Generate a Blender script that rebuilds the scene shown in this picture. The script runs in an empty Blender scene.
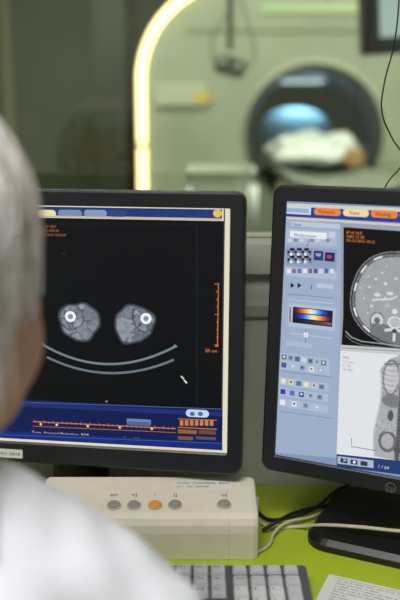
import bpy, bmesh, math, random
from mathutils import Vector, Matrix, Euler, noise
random.seed(4)
scene=bpy.context.scene
try:
    scene.view_settings.view_transform='Standard'
except Exception: pass
COL=scene.collection
F=50/36*600.0
H=1.273
PITCH=math.radians(13)
DZ=0.75
# ---------------- camera
cam_d=bpy.data.cameras.new('camera'); cam=bpy.data.objects.new('camera',cam_d); COL.objects.link(cam)
cam_d.sensor_fit='VERTICAL'; cam_d.sensor_height=36; cam_d.sensor_width=24; cam_d.lens=50
cam.location=(0,0,H); cam.rotation_euler=(math.pi/2-PITCH,0,0)
cam_d.clip_start=0.02; cam_d.clip_end=50
cam_d.dof.use_dof=True; cam_d.dof.focus_distance=1.02; cam_d.dof.aperture_fstop=2.7
scene.camera=cam
CP=Vector((0,0,H)); FW=Vector((0,math.cos(PITCH),-math.sin(PITCH))); UP=Vector((0,math.sin(PITCH),math.cos(PITCH))); RT=Vector((1,0,0))
def ray(px,py): return RT*((px-200)/F)+UP*((300-py)/F)+FW
def at(px,py,Z): return CP+ray(px,py)*Z
def hit(px,py,p,n):
    d=ray(px,py); return CP+d*((Vector(p)-CP).dot(n)/d.dot(n))
def onz(px,py,z): return hit(px,py,(0,0,z),Vector((0,0,1)))
def ony(px,py,y): return hit(px,py,(0,y,0),Vector((0,1,0)))
# ---------------- materials
def lin(c):
    r=[]
    for v in c:
        v/=255.0
        r.append(v/12.92 if v<=0.04045 else ((v+0.055)/1.055)**2.4)
    return r
MATS={}
def mat(name,rgb,rough=0.6,var=0.06,scale=40,bump=0.0,metal=0.0,emit=None,es=0,spec=0.5):
    if name in MATS: return MATS[name]
    m=bpy.data.materials.new(name); m.use_nodes=True; nt=m.node_tree; b=nt.nodes['Principled BSDF']
    c=lin(rgb)
    tc=nt.nodes.new('ShaderNodeTexCoord'); nz=nt.nodes.new('ShaderNodeTexNoise'); nz.inputs['Scale'].default_value=scale; nz.inputs['Detail'].default_value=4
    nt.links.new(tc.outputs['Object'],nz.inputs['Vector'])
    rp=nt.nodes.new('ShaderNodeValToRGB')
    rp.color_ramp.elements[0].color=[v*(1-var) for v in c]+[1]; rp.color_ramp.elements[1].color=[min(1,v*(1+var)) for v in c]+[1]
    rp.color_ramp.elements[0].position=.3; rp.color_ramp.elements[1].position=.7
    nt.links.new(nz.outputs['Fac'],rp.inputs['Fac']); nt.links.new(rp.outputs['Color'],b.inputs['Base Color'])
    b.inputs['Roughness'].default_value=rough; b.inputs['Metallic'].default_value=metal
    b.inputs['Specular IOR Level'].default_value=spec
    if bump:
        bp=nt.nodes.new('ShaderNodeBump'); bp.inputs['Strength'].default_value=bump; bp.inputs['Distance'].default_value=.002
        nt.links.new(nz.outputs['Fac'],bp.inputs['Height']); nt.links.new(bp.outputs['Normal'],b.inputs['Normal'])
    if emit:
        b.inputs['Emission Color'].default_value=lin(emit)+[1]; b.inputs['Emission Strength'].default_value=es
    MATS[name]=m; return m
def screen_mat():
    m=bpy.data.materials.new('screen_picture'); m.use_nodes=True; nt=m.node_tree; b=nt.nodes['Principled BSDF']
    a=nt.nodes.new('ShaderNodeAttribute'); a.attribute_name='Col'
    b.inputs['Base Color'].default_value=(.004,.004,.005,1); b.inputs['Roughness'].default_value=.45; b.inputs['Specular IOR Level'].default_value=.2
    nt.links.new(a.outputs['Color'],b.inputs['Emission Color']); b.inputs['Emission Strength'].default_value=1.0
    return m
SCR=screen_mat()
def glassmat():
    m=bpy.data.materials.new('lead_glass'); m.use_nodes=True; nt=m.node_tree
    for n in list(nt.nodes): nt.nodes.remove(n)
    o=nt.nodes.new('ShaderNodeOutputMaterial'); mx=nt.nodes.new('ShaderNodeMixShader'); t=nt.nodes.new('ShaderNodeBsdfTransparent'); g=nt.nodes.new('ShaderNodeBsdfGlossy'); fr=nt.nodes.new('ShaderNodeFresnel')
    t.inputs['Color'].default_value=(.90,.95,.85,1); g.inputs['Roughness'].default_value=.02; fr.inputs['IOR'].default_value=1.7
    nt.links.new(fr.outputs[0],mx.inputs[0]); nt.links.new(t.outputs[0],mx.inputs[1]); nt.links.new(g.outputs[0],mx.inputs[2]); nt.links.new(mx.outputs[0],o.inputs[0])
    return m
# ---------------- object helpers
MW={}
def link(o,parent=None,M=None):
    COL.objects.link(o)
    M=M if M is not None else (MW[parent.name] if parent else Matrix())
    MW[o.name]=M.copy()
    if parent:
        o.parent=parent; o.matrix_basis=MW[parent.name].inverted()@M
    else: o.matrix_basis=M
    return o
def empty(name,loc,label,cat,rotz=0,group=None,kind=None):
    o=bpy.data.objects.new(name,None); o.empty_display_size=.05
    link(o,None,Matrix.Translation(loc)@Matrix.Rotation(rotz,4,'Z'))
    o['label']=label; o['category']=cat
    if group:o['group']=group
    return o
def mesh_obj(name,bm,m,parent=None,M=None,smooth=False,bevel=0,label=None,cat=None,kind=None,recalc=True):
    if recalc: bmesh.ops.recalc_face_normals(bm,faces=bm.faces)
    me=bpy.data.meshes.new(name); bm.to_mesh(me); bm.free()
    ms=m if isinstance(m,list) else [m]
    for x in ms: me.materials.append(x)
    if smooth:
        for p in me.polygons: p.use_smooth=True
    o=bpy.data.objects.new(name,me); link(o,parent,M)
    if bevel:
        b=o.modifiers.new('bevel','BEVEL'); b.width=bevel; b.segments=3; b.limit_method='ANGLE'; b.angle_limit=math.radians(35)
        for p in me.polygons: p.use_smooth=True
        try: me.set_sharp_from_angle(angle=math.radians(50))
        except Exception: pass
    if label:o['label']=label
    if cat:o['category']=cat
    if kind:o['kind']=kind
    return o
def T(x,y,z): return Matrix.Translation((x,y,z))
def bx(bm,x0,x1,y0,y1,z0,z1,mi=0,M=None):
    vs=[bm.verts.new((x,y,z)) for x in(x0,x1) for y in(y0,y1) for z in(z0,z1)]
    if M is not None:
        for v in vs: v.co=M@v.co
    for f in ((0,1,3,2),(4,6,7,5),(0,4,5,1),(2,3,7,6),(0,2,6,4),(1,5,7,3)):
        fc=bm.faces.new([vs[i] for i in f]); fc.material_index=mi
def box(name,x0,x1,y0,y1,z0,z1,m,parent=None,M=None,bevel=0.002,**k):
    bm=bmesh.new(); bx(bm,x0,x1,y0,y1,z0,z1); return mesh_obj(name,bm,m,parent,M,bevel=bevel,**k)
def loft(bm,loops,cap0=False,cap1=False,mi=0,mis=None):
    L=[[bm.verts.new(p) for p in lp] for lp in loops]
    n=len(L[0])
    for k in range(len(L)-1):
        for i in range(n):
            f=bm.faces.new((L[k][i],L[k][(i+1)%n],L[k+1][(i+1)%n],L[k+1][i])); f.material_index=mis[k] if mis else mi
    if cap0: bm.faces.new(L[0]).material_index=mis[0] if mis else mi
    if cap1: bm.faces.new(L[-1][::-1]).material_index=mis[-1] if mis else mi
    return L
def rr(w,h,r,n=6,m=0,cx=0,cz=0):
    pts=[]
    cs=[(w/2-r,h/2-r,0),(-w/2+r,h/2-r,90),(-w/2+r,-h/2+r,180),(w/2-r,-h/2+r,270)]
    for k,(x,z,a) in enumerate(cs):
        for i in range(n+1):
            t=math.radians(a+90*i/n); pts.append((cx+x+r*math.cos(t),cz+z+r*math.sin(t)))
        if m:
            nx=cs[(k+1)%4]; t=math.radians(a+90); p0=(cx+x+r*math.cos(t),cz+z+r*math.sin(t)); p1=(cx+nx[0]+r*math.cos(t),cz+nx[1]+r*math.sin(t))
            for j in range(1,m): pts.append((p0[0]+(p1[0]-p0[0])*j/m,p0[1]+(p1[1]-p0[1])*j/m))
    return pts
def circ(r,n,cx=0,cz=0,a0=0):
    return [(cx+r*math.cos(a0+2*math.pi*i/n),cz+r*math.sin(a0+2*math.pi*i/n)) for i in range(n)]
def XZ(pts,y): return [(a,y,b) for a,b in pts]
def XY(pts,z): return [(a,b,z) for a,b in pts]
def cyl(bm,r0,r1,z0,z1,n=24,M=None,mi=0,bev=0):
    ls=[]
    if bev: ls=[XY(circ(r0-bev,n),z0),XY(circ(r0,n),z0+bev),XY(circ(r1,n),z1-bev),XY(circ(r1-bev,n),z1)]
    else: ls=[XY(circ(r0,n),z0),XY(circ(r1,n),z1)]
    if M is not None: ls=[[M@Vector(p) for p in l] for l in ls]
    loft(bm,ls,True,True,mi)
def zalign(p,q):
    p=Vector(p);q=Vector(q); d=q-p
    return Matrix.Translation(p)@d.to_track_quat('Z','Y').to_matrix().to_4x4(), d.length
def rod(bm,p,q,r,r2=None,n=16,mi=0):
    M,l=zalign(p,q); cyl(bm,r,r if r2 is None else r2,0,l,n,M,mi)
def ell(bm,c,r,rot=(0,0,0),seg=24,M=None):
    A=Matrix.Translation(c)@Euler(rot).to_matrix().to_4x4()@Matrix.Diagonal((r[0],r[1],r[2],1))
    if M is not None: A=M@A
    bmesh.ops.create_uvsphere(bm,u_segments=seg,v_segments=seg//2,radius=1,matrix=A)
def limb(bm,pts,seg=14,M=None):
    for i,(p,r) in enumerate(pts):
        ell(bm,p,(r,r,r),seg=seg,M=M)
        if i:
            q,r0=pts[i-1]; A,l=zalign(q,p)
            if M is not None: A=M@A
            cyl(bm,r0,r,0,l,seg,A)
def curve_obj(name,splines,r,m,parent=None,label=None,cat=None,cyclic=False,mesh=False):
    many=len(splines)>=20
    cu=bpy.data.curves.new(name,'CURVE'); cu.dimensions='3D'; cu.bevel_depth=r; cu.bevel_resolution=0 if many else 3; cu.resolution_u=4 if many else 10; cu.use_fill_caps=True
    for pts in splines:
        s=cu.splines.new('BEZIER'); s.bezier_points.add(len(pts)-1)
        for b,p in zip(s.bezier_points,pts):
            b.co=p; b.handle_left_type=b.handle_right_type='AUTO'
        s.use_cyclic_u=cyclic
    cu.materials.append(m)
    o=bpy.data.objects.new(name,cu)
    link(o,None,Matrix())
    bpy.context.view_layer.update()
    me=bpy.data.meshes.new_from_object(o.evaluated_get(bpy.context.evaluated_depsgraph_get()))
    bpy.data.objects.remove(o); 
    for p in me.polygons: p.use_smooth=True
    o=bpy.data.objects.new(name,me)
    link(o,parent,Matrix())
    if label:o['label']=label
    if cat:o['category']=cat
    return o
def remesh_obj(name,bm,m,vox,parent,smooth=4,label=None,cat=None,M=None,disp=0,dscale=.02):
    bmesh.ops.recalc_face_normals(bm,faces=bm.faces)
    me=bpy.data.meshes.new(name+'_src'); bm.to_mesh(me); bm.free()
    t=bpy.data.objects.new('tmp',me); COL.objects.link(t)
    a=t.modifiers.new('r','REMESH'); a.mode='VOXEL'; a.voxel_size=vox
    s=t.modifiers.new('s','SMOOTH'); s.factor=.5; s.iterations=smooth
    bpy.context.view_layer.update()
    me2=bpy.data.meshes.new_from_object(t.evaluated_get(bpy.context.evaluated_depsgraph_get()))
    bpy.data.objects.remove(t)
    me2.name=name
    if disp:
        for v in me2.vertices:
            v.co+=v.normal*disp*noise.noise(v.co/dscale)
    me2.materials.clear(); me2.materials.append(m)
    for p in me2.polygons: p.use_smooth=True
    o=bpy.data.objects.new(name,me2); link(o,parent,M if M is not None else Matrix())
    if label:o['label']=label
    if cat:o['category']=cat
    return o
_tc={}
def text_geo(s):
    if s in _tc: return _tc[s]
    cu=bpy.data.curves.new('t','FONT'); cu.body=s; cu.size=1; cu.resolution_u=2
    o=bpy.data.objects.new('t',cu); COL.objects.link(o); bpy.context.view_layer.update()
    me=bpy.data.meshes.new_from_object(o.evaluated_get(bpy.context.evaluated_depsgraph_get()))
    vs=[(v.co.x,v.co.y) for v in me.vertices]; fs=[tuple(p.vertices) for p in me.polygons]
    bpy.data.objects.remove(o); bpy.data.meshes.remove(me)
    _tc[s]=(vs,fs); return vs,fs
for _s in ('Num','/','*','-','7','8','9','+','4','5','6','1','2','3','Ent','0',',','Prt','Scr','Brk','Ins','Hm','Up','Del','End','Dn','^','<','v','>'): text_geo(_s)
def text_bm(bm,s,size,M,mi=0,center=False):
    vs,fs=text_geo(s)
    ox=max(v[0] for v in vs)/2 if center and vs else 0; oy=.35 if center else 0
    bv=[bm.verts.new(M@Vector(((x-ox)*size,(y-oy)*size,0))) for x,y in vs]
    for f in fs:
        try: bm.faces.new([bv[i] for i in f]).material_index=mi
        except ValueError: pass

# ================= materials
M_bez=mat('monitor_plastic',(27,28,35),.38,.05,120,.05)
M_bezd=mat('monitor_back_plastic',(20,20,25),.6)
M_white=mat('painted_wall_white',(208,208,198),.75,.03,6)
M_frame=mat('window_frame_paint',(184,186,170),.5,.03,8)
M_floor=mat('vinyl_floor',(120,128,122),.5,.1,15)
M_ceil=mat('ceiling_tile',(215,216,210),.85,.04,10)
M_lime=mat('lime_laminate',(178,198,48),.4,.04,10,0)
M_cream=mat('cream_plastic',(230,222,202),.45,.03,60,.03)
M_black=mat('black_plastic',(20,20,23),.4,.08,50)
M_cablew=mat('cream_cable_sheath',(205,198,176),.5)
M_cableb=mat('black_cable_sheath',(18,18,22),.5)
M_paper=mat('white_paper',(226,226,222),.8,.02,30)
M_ink=mat('dark_ink',(50,50,58),.7)
M_ink2=mat('grey_print',(120,120,126),.7)
M_kb=mat('keyboard_housing',(84,84,88),.5,.03,80)
M_key=mat('keyboard_keycap',(218,219,218),.45,.03,90)
M_keyd=mat('keyboard_grey_keycap',(196,198,200),.45,.03,90)
M_metal=mat('brushed_metal',(170,172,172),.3,.05,60,metal=1)
# ================= setting
R='structure'
def wallmesh(name,boxes,m,**k):
    bm=bmesh.new()
    for b in boxes: bx(bm,*b)
    return mesh_obj(name,bm,m,kind=R,**k)
WY=1.10; SILL=ony(250,243,WY).z
wallmesh('wall_north',[(-2,2,WY,WY+.1,0,SILL-.04),(-2,2,WY,WY+.1,2.15,2.6),(-2,-1.4,WY,WY+.1,SILL-.04,2.15),(1.4,2,WY,WY+.1,SILL-.04,2.15)],M_white)
wallmesh('trim_1',[(-1.4,1.4,WY-.012,WY+.1,SILL-.04,SILL),(-1.4,1.4,WY-.004,WY+.1,2.11,2.15),(-1.4,-1.36,WY-.004,WY+.1,SILL,2.11),(1.36,1.4,WY-.004,WY+.1,SILL,2.11)],M_frame)
wallmesh('trim_2',[(-2,2,WY-.006,WY,SILL-.10,SILL-.085)],M_frame)
wallmesh('window_1',[(-1.36,1.36,WY+.045,WY+.055,SILL,2.11)],glassmat())
wallmesh('wall_south',[(-2,2,-1.9,-1.8,0,2.6)],M_white)
wallmesh('wall_west',[(-2.1,-2,-1.9,WY+.1,0,2.6)],M_white)
wallmesh('wall_east',[(2,2.1,-1.9,WY+.1,0,2.6)],M_white)
wallmesh('floor',[(-2.7,3.3,-1.9,6.7,-.1,0)],M_floor)
wallmesh('ceiling',[(-2.1,2.1,-1.9,WY+.1,2.6,2.7)],M_ceil)
M_ct=mat('scan_room_wall_paint',(126,132,112),.8,.10,2)
M_ctl=mat('scan_room_side_paint',(140,146,126),.8,.06,2)
wallmesh('wall_scan_room_north',[(-2.7,3.3,6.6,6.7,0,2.8)],M_ct)
wallmesh('wall_scan_room_west',[(-2.7,-2.6,1.2,6.7,0,2.8)],M_ctl)
wallmesh('wall_scan_room_east',[(3.2,3.3,1.2,6.7,0,2.8)],M_ctl)
wallmesh('wall_scan_room_south',[(-2.7,-2.1,1.2,1.3,0,2.8),(2.1,3.3,1.2,1.3,0,2.8)],M_ctl)
wallmesh('ceiling_scan_room',[(-2.7,3.3,1.2,6.7,2.8,2.9)],M_ceil)
# ================= desk
desk=empty('desk',(0,.87,0),'lime green laminate desk under the viewing window','desk')
box('desktop',-1.3,1.3,.645,WY-.002,DZ-.03,DZ,M_lime,desk,Matrix(),.003)
for x in(-1.28,1.24): box('side_panel',x,x+.04,.68,WY-.004,0,DZ-.03,M_frame,desk,Matrix(),.002)
# ================= flat picture builder
class Flat:
    def __init__(s,S,anc): s.v=[];s.f=[];s.c=[];s.S=S;s.l=0;s.anc=anc
    def poly(s,uv,col,layer=None):
        s.l+=1; n=len(s.v); y=-.000012*s.l
        c=lin(col)+[1]
        for u,w in uv: s.v.append((u,y,w)); s.c.append(c)
        s.f.append(tuple(range(n,n+len(uv))))
    def rect(s,x0,y0,x1,y1):
        xa=x1 if s.anc else x0
        return s.S(x0,(y0+y1)/2)[0],s.S(xa,y0)[1],s.S(x1,(y0+y1)/2)[0],s.S(xa,y1)[1]
    def q(s,x0,y0,x1,y1,col):
        u0,w0,u1,w1=s.rect(x0,y0,x1,y1); s.poly([(u0,w0),(u1,w0),(u1,w1),(u0,w1)],col)
    def quad(s,pts,col): s.poly([s.S(*p) for p in pts],col)
    def oval(s,x0,y0,x1,y1,col,n=28):
        u0,w0,u1,w1=s.rect(x0,y0,x1,y1); cx=(u0+u1)/2; cy=(w0+w1)/2; rx=abs(u1-u0)/2; ry=abs(w1-w0)/2
        s.poly([(cx+rx*math.cos(t*2*math.pi/n),cy+ry*math.sin(t*2*math.pi/n)) for t in range(n)],col)
    def pill(s,x0,y0,x1,y1,col):
        u0,w0,u1,w1=s.rect(x0,y0,x1,y1); w=abs(u1-u0); h=abs(w1-w0)
        s.poly(rr(w,h,min(w,h)*.49,5,0,(u0+u1)/2,(w0+w1)/2),col)
    def line(s,pts,wpx,col):
        P=[Vector(s.S(*p)) for p in pts]; w=wpx*.00125/2
        s.l+=1; y=-.000012*s.l; c=lin(col)+[1]; n0=len(s.v)
        for i,p in enumerate(P):
            d=(P[min(i+1,len(P)-1)]-P[max(i-1,0)]).normalized(); nn=Vector((-d.y,d.x))*w
            for q in(p+nn,p-nn): s.v.append((q.x,y,q.y)); s.c.append(c)
        for i in range(len(P)-1): a=n0+2*i; s.f.append((a,a+1,a+3,a+2))
    def text(s,x,y,t,hpx,col):
        a=s.S(x,y); vs,fs=text_geo(t); s.l+=1; yy=-.000012*s.l; sz=hpx*.00125/.7; n=len(s.v); c=lin(col)+[1]
        for u,w in vs: s.v.append((a[0]+u*sz,yy,a[1]+w*sz)); s.c.append(c)
        for f in fs: s.f.append(tuple(n+i for i in f))
    def img(s,x0,y0,x1,y1,nx,ny,fn):
        u0,w0,u1,w1=s.rect(x0,y0,x1,y1); s.l+=1; yy=-.000012*s.l; n=len(s.v)
        for j in range(ny+1):
            for i in range(nx+1):
                u=u0+(u1-u0)*i/nx; w=w0+(w1-w0)*j/ny
                s.v.append((u,yy,w)); g=fn(u,w); s.c.append(lin(g if isinstance(g,tuple) else (g,g,g))+[1])
        for j in range(ny):
            for i in range(nx):
                k=n+j*(nx+1)+i; s.f.append((k,k+1,k+nx+2,k+nx+1))
    def clip(s,x0,x1,z0,z1):
        for i,(x,y,z) in enumerate(s.v): s.v[i]=(min(max(x,x0),x1),y,min(max(z,z0),z1))
    def build(s,name,parent,M,label=None):
        me=bpy.data.meshes.new(name); me.from_pydata(s.v,[],s.f)
        at_=me.color_attributes.new('Col','FLOAT_COLOR','POINT')
        for i,c in enumerate(s.c): at_.data[i].color=c
        me.materials.append(SCR)
        o=bpy.data.objects.new(name,me); link(o,parent,M)
        if label:o['label']=label
        return o
# ================= monitors
def monitor(M,W,Hh,side,top,bot,label,base,basesz,yaw):
    e=empty('computer_monitor',(base[0],base[1],DZ),label,'monitor',-yaw,group='monitors on the desk')
    iw=W-2*side; ih=Hh-top-bot; cx=W/2; cz=Hh/2; icz=bot+ih/2
    bm=bmesh.new()
    loft(bm,[XZ(rr(iw,ih,.0015,6,0,cx,icz),.008),XZ(rr(iw,ih,.0015,6,0,cx,icz),.0012),XZ(rr(iw+.003,ih+.003,.003,6,0,cx,icz),0),
             XZ(rr(W-.006,Hh-.006,.010,6,0,cx,cz),0),XZ(rr(W-.0015,Hh-.0015,.0122,6,0,cx,cz),.0015),XZ(rr(W,Hh,.013,6,0,cx,cz),.005),XZ(rr(W,Hh,.013,6,0,cx,cz),.022),XZ(rr(W-.008,Hh-.008,.011,6,0,cx,cz),.028),XZ(rr(W-.02,Hh-.02,.01,6,0,cx,cz),.028)])
    mesh_obj('bezel',bm,M_bez,e,M,label='near-black plastic bezel',recalc=True)
    bm=bmesh.new()
    loft(bm,[XZ(rr(W-.02,Hh-.02,.01,6,0,cx,cz),.026),XZ(rr(W-.03,Hh-.03,.012,6,0,cx,cz),.034),XZ(rr(W-.12,Hh-.12,.03,6,0,cx,cz),.052),XZ(rr(W-.14,Hh-.14,.03,6,0,cx,cz),.055)],True,True)
    mesh_obj('rear_housing',bm,M_bezd,e,M)
    Mb=MW[e.name]
    bw,bd=basesz
    bm=bmesh.new()
    loft(bm,[XY(rr(bw,bd,.03),0),XY(rr(bw,bd,.03),.008),XY(rr(bw-.012,bd-.012,.026),.014),XY(rr(bw*.5,bd*.55,.02),.019)],True,True)
    mesh_obj('stand_base',bm,M_black,e,Mb@T(0,0,.0005),label='black plastic foot')
    mp=Mb.inverted()@(M@Vector((W/2,.05,Hh*.42)))
    y0=mp.y
    bm=bmesh.new()
    secs=[(0,.012,.10,.035),(0,.03,.075,.03),(y0*.6,(mp.z)*.5,.07,.026),(y0,mp.z-.02,.08,.024),(y0,mp.z+.04,.08,.022)]
    loft(bm,[XY([(a,b+yy) for a,b in rr(w,d,.01)],z) for yy,z,w,d in secs],True,True)
    mesh_obj('stand_neck',bm,M_black,e,Mb,smooth=False)
    return e,(iw,ih,side,bot)
def frameM(anchor,yaw,tilt,dx):
    Rm=Matrix.Rotation(-yaw,4,'Z')@Matrix.Rotation(-tilt,4,'X')
    return Matrix.Translation(anchor)@Rm@Matrix.Translation((dx,0,0))
def Sfun(M,yoff):
    n=(M.to_3x3()@Vector((0,1,0))); p=M@Vector((0,yoff,0)); Mi=M.inverted()
    def S(x,y):
        q=Mi@hit(x,y,p,n); return (q.x,q.z)
    return S
YL=math.radians(8); TL=math.radians(3)
WL=.424; HL=.349
ML=frameM(at(241,476.5,1.03),YL,TL,-WL)
monL,dl=monitor(ML,WL,HL,.0180,.0195,.0275,'dark flat monitor showing a leg scan, behind the console box',(-.16,1.041),(.24,.085),YL)
SL=Sfun(ML,.004)
def base_panel(fl,d,col):
    iw,ih,side,bot=d
    fl.poly([(side,bot),(side+iw,bot),(side+iw,bot+ih),(side,bot+ih)],col)
fl=Flat(SL,True); base_panel(fl,dl,(226,220,192))
OR=(226,128,52)
fl.q(-90,209.5,222,218.5,(30,54,118))
fl.pill(36,210,56,217.5,(232,220,160))
fl.pill(58,210,82,217,(120,140,180)); fl.pill(84,210,107,217,(134,152,188)); fl.pill(108,210.5,126,217,(44,66,126))
fl.oval(213,209.5,222,217.5,(236,190,90))
fl.q(-90,218.8,222,220.4,(196,178,160))
fl.q(-90,221.0,222.5,410,(4,6,11))
fl.q(222.3,209,223.6,450,(60,62,80))
fl.line([(197.2,225),(197,404)],.5,(34,46,48))
fl.line([(38,224),(197,224)],.4,(30,40,46))
for i,(t,y) in enumerate([('PAT 33 1027',227.5),('*03-12-1952 M',231.6),('04-10-2016 10:36:21',235.7)]):
    fl.text(38,y,t,2.4,(186,110,54))
fl.text(62,254,'. .',3,OR)
fl.line([(218.5,283),(217.5,346)],.9,(206,116,50))
for i in range(9): fl.line([(214.5 if i%4==0 else 216,284+i*7.6),(218.6,284+i*7.6)],.7,(206,116,50))
fl.line([(215,346),(218.5,346)],1,OR)
fl.text(205,352,'20 cm',3.4,OR)
def arc(x0,y0,xm,ym,x1,y1,n=30):
    out=[]
    for i in range(n+1):
        t=i/n; cx=2*xm-.5*(x0+x1); cy=2*ym-.5*(y0+y1)
        out.append(((1-t)**2*x0+2*t*(1-t)*cx+t*t*x1,(1-t)**2*y0+2*t*(1-t)*cy+t*t*y1))
    return out
fl.line(arc(42,344,108,364,176,346),2.3,(116,130,140))
fl.line(arc(47,357,110,373,174,359.5),2.3,(104,118,130))
fl.line([(42,342),(44,346)],2,(120,134,140)); fl.line([(174,345),(177,347)],2,(120,134,140))
def mix(a,b,t):
    t=max(0,min(1,t)); return a+(b-a)*t
def legfn(cx,cy,bx_,by_,seed,rx,ry,ang):
    c=SL(cx,cy); b=SL(bx_,by_); k=.00125
    bc=((b[0]-c[0])/k,(b[1]-c[1])/k); ba=math.atan2(bc[1],bc[0])
    def fn(u,w):
        x=(u-c[0])/k; y=(w-c[1])/k
        xr=x*math.cos(ang)+y*math.sin(ang); yr=-x*math.sin(ang)+y*math.cos(ang)
        th=math.atan2(yr,xr)
        rad=1+.05*math.sin(3*th+seed)+.05*math.sin(2*th+seed*2)+.035*math.sin(5*th+seed*3)+.02*math.sin(8*th+seed)
        r=math.hypot(xr/rx,yr/ry)/rad
        if r>1.02: return (4,6,11)
        bx0=x-bc[0]; by0=y-bc[1]; bd=math.hypot(bx0,by0)
        # muscle compartments fan out around the bone
        wob=.35*noise.noise(Vector((x/5,y/5,seed+20)))
        a2=math.atan2(by0,bx0)+wob*2
        sec=a2/(2*math.pi)*7+seed; fr_=sec-math.floor(sec)
        ringd=math.hypot(x+1.5*noise.noise(Vector((x/5,y/5,seed+2))),y)
        gap=min(fr_,1-fr_)*2*math.pi*max(bd,3)/7
        cid=math.floor(sec)+ (9 if bd>13 else 0)
        gap=min(gap,abs(bd-13+2*wob*3))
        n2=noise.noise(Vector((x/1.6,y/1.6,seed+5))); n1=noise.noise(Vector((x/4,y/4,seed+7)))
        g=132+16*math.sin(cid*2.3+seed)+12*n2+18*n1
        g=mix(70,g,gap/1.1)
        g=mix(g,60,(r-.88)/.08)
        if r>.97: g=66
        if bd<2.6: g=140
        elif bd<5.6: g=242
        elif bd<6.4: g=84
        g=int(max(20,min(245,g)))
        return (max(0,g-8),g,min(255,g+9))
    return fn
fl.img(54,296,106,348,120,120,legfn(79.5,321.5,70.5,316.5,1.3,20,20.5,.5))
fl.img(106,298,162,350,130,120,legfn(134,324,146,318.5,2.6,22,18,.45))
fl.line([(181,376),(184,379)],1.4,(220,225,215)); fl.line([(184,380),(187,383)],1.6,(220,225,215))
fl.text(105.5,404,'*',4,(190,190,160))
fl.q(-90,409,222.5,445,(12,26,78))
fl.line([(-60,399),(222,409)],.6,(90,110,160))
fl.q(-90,412,222.5,416.5,(24,46,116))
fl.line([(33,421.5),(176,428.5)],.8,(214,122,52)); fl.line([(33,426),(176,432.5)],.6,(180,110,56))
for i in range(31): x=35+i*4.6; fl.line([(x,421.5+(x-33)*.049-(1.0 if i%2 else 2.0)),(x,421.5+(x-33)*.049+1.0)],.4,(216,150,80))
for x in(41,57,88,120,152): fl.oval(x-1.2,422.5+(x-33)*.04,x+1.2,425+(x-33)*.04,(250,210,150))
fl.q(127,419.5,151,424.5,(112,134,176)); fl.q(128,422,150,426,(74,100,160))
fl.text(32,433.4,'Topo, Axopesd Projection  8/29',3.2,(226,200,156)); fl.text(124,439,'Scan: 12.0',2.8,(210,124,60))
for i in range(7):
    fl.q(180+i*5,420,183.4+i*5,425.5,(204,130,64)); 
fl.line([(178,418.5),(217,420)],.6,OR); fl.line([(178,427),(217,429)],.8,OR)
fl.q(178,430,197,434.0,(150,92,46)); fl.q(199,430.5,216,434.5,(110,72,50)); fl.q(178,436.5,193,440.0,(130,84,46)); fl.q(196,437,216,440.0,(80,80,96))
fl.pill(186,410,209,417.5,(196,214,234)); fl.oval(190,411.5,195,416,(60,110,190)); fl.oval(198,411.5,203,416,(60,110,190))
fl.q(-90,442.5,222.5,450,(16,40,124)); fl.line([(-80,431),(222,443)],.6,(70,94,150))
fl.text(150,449,'Alt. Reconstruction de: A. van 9038',3.0,(220,190,140)); fl.text(45,443.5,'3 scans',2.6,(150,160,190))
e_=.0002
fl.clip(dl[2]+e_,dl[2]+dl[0]-e_,dl[3]+e_,dl[3]+dl[1]-e_)
fl.build('display',monL,ML@T(0,.004,0),'lit screen with two leg cross-sections on black')
a=SL(-34,450); b=SL(24,461)
bm=bmesh.new(); loft(bm,[XZ(rr(b[0]-a[0],.0115,.001,3,0,(a[0]+b[0])/2,.0125),y) for y in(-.0001,-.0006)],True,True)
text_bm(bm,'INV 20418',.006,Matrix.Translation((b[0]-.03,-.0007,.010))@Matrix.Rotation(math.pi/2,4,'X'),1)
mesh_obj('inventory_sticker',bm,[M_paper,M_ink],monL,ML,label='pale printed sticker on the bezel')

YR=math.radians(25); TR=math.radians(4)
HR=.3525
MR=frameM(at(260.5,469,1.04),YR,TR,0)
ctr=MR@Vector((WL/2,.09,0))
monR,dr=monitor(MR,WL,HR,.0170,.0190,.0205,'dark flat monitor showing abdomen scans, angled on the desk',(ctr.x-.01,ctr.y-.02),(.30,.17),YR)
SR=Sfun(MR,.004)
fr=Flat(SR,False); base_panel(fr,dr,(130,150,184))
fr.quad([(284,203),(600,212),(600,226),(283,210)],(206,208,196))
fr.quad([(283,206),(600,222),(600,234),(283,216)],(26,62,150))
fr.q(284,206,311,213.5,(206,214,222)); fr.q(286,207.6,309,212,(150,176,214))
def tab(x0,y0,x1,y1,c,t,tcx):
    fr.pill(x0,y0,x1,y1,c); fr.text(x0+4.5,y1-1.6,t,3.4,tcx)
tab(314,207.5,341,214.8,(236,130,60),'Patients',(90,40,10)); tab(343,208.5,369,216,(240,214,160),' View',(90,60,40)); tab(371,209.8,398,217.3,(236,130,60),'Filming',(90,40,10)); fr.pill(400,211,430,218.5,(232,200,150))
fr.quad([(283,216.5),(600,236),(600,239),(283,219)],(214,200,176))
PB=(156,173,199)
fr.quad([(282.5,219.5),(342,222),(337.5,458),(272,452)],PB)
fr.q(284,221,340,225.5,(186,200,218)); fr.text(286,225.2,'2D View',3,(40,50,90))
fr.q(285,228,337,243,(170,185,206)); fr.q(290,230.5,327,237,(230,234,238)); fr.text(294,236.4,'Mediastinum',3,(60,60,80)); fr.q(329,231.5,335,237.5,(196,206,220))
for x in(288,294,300,310,316,326): fr.q(x,238.6,x+3.6,241.8,(116,134,166)if x%4 else(200,208,220))
fr.q(285.5,246,337,265.5,(140,158,188))
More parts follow.
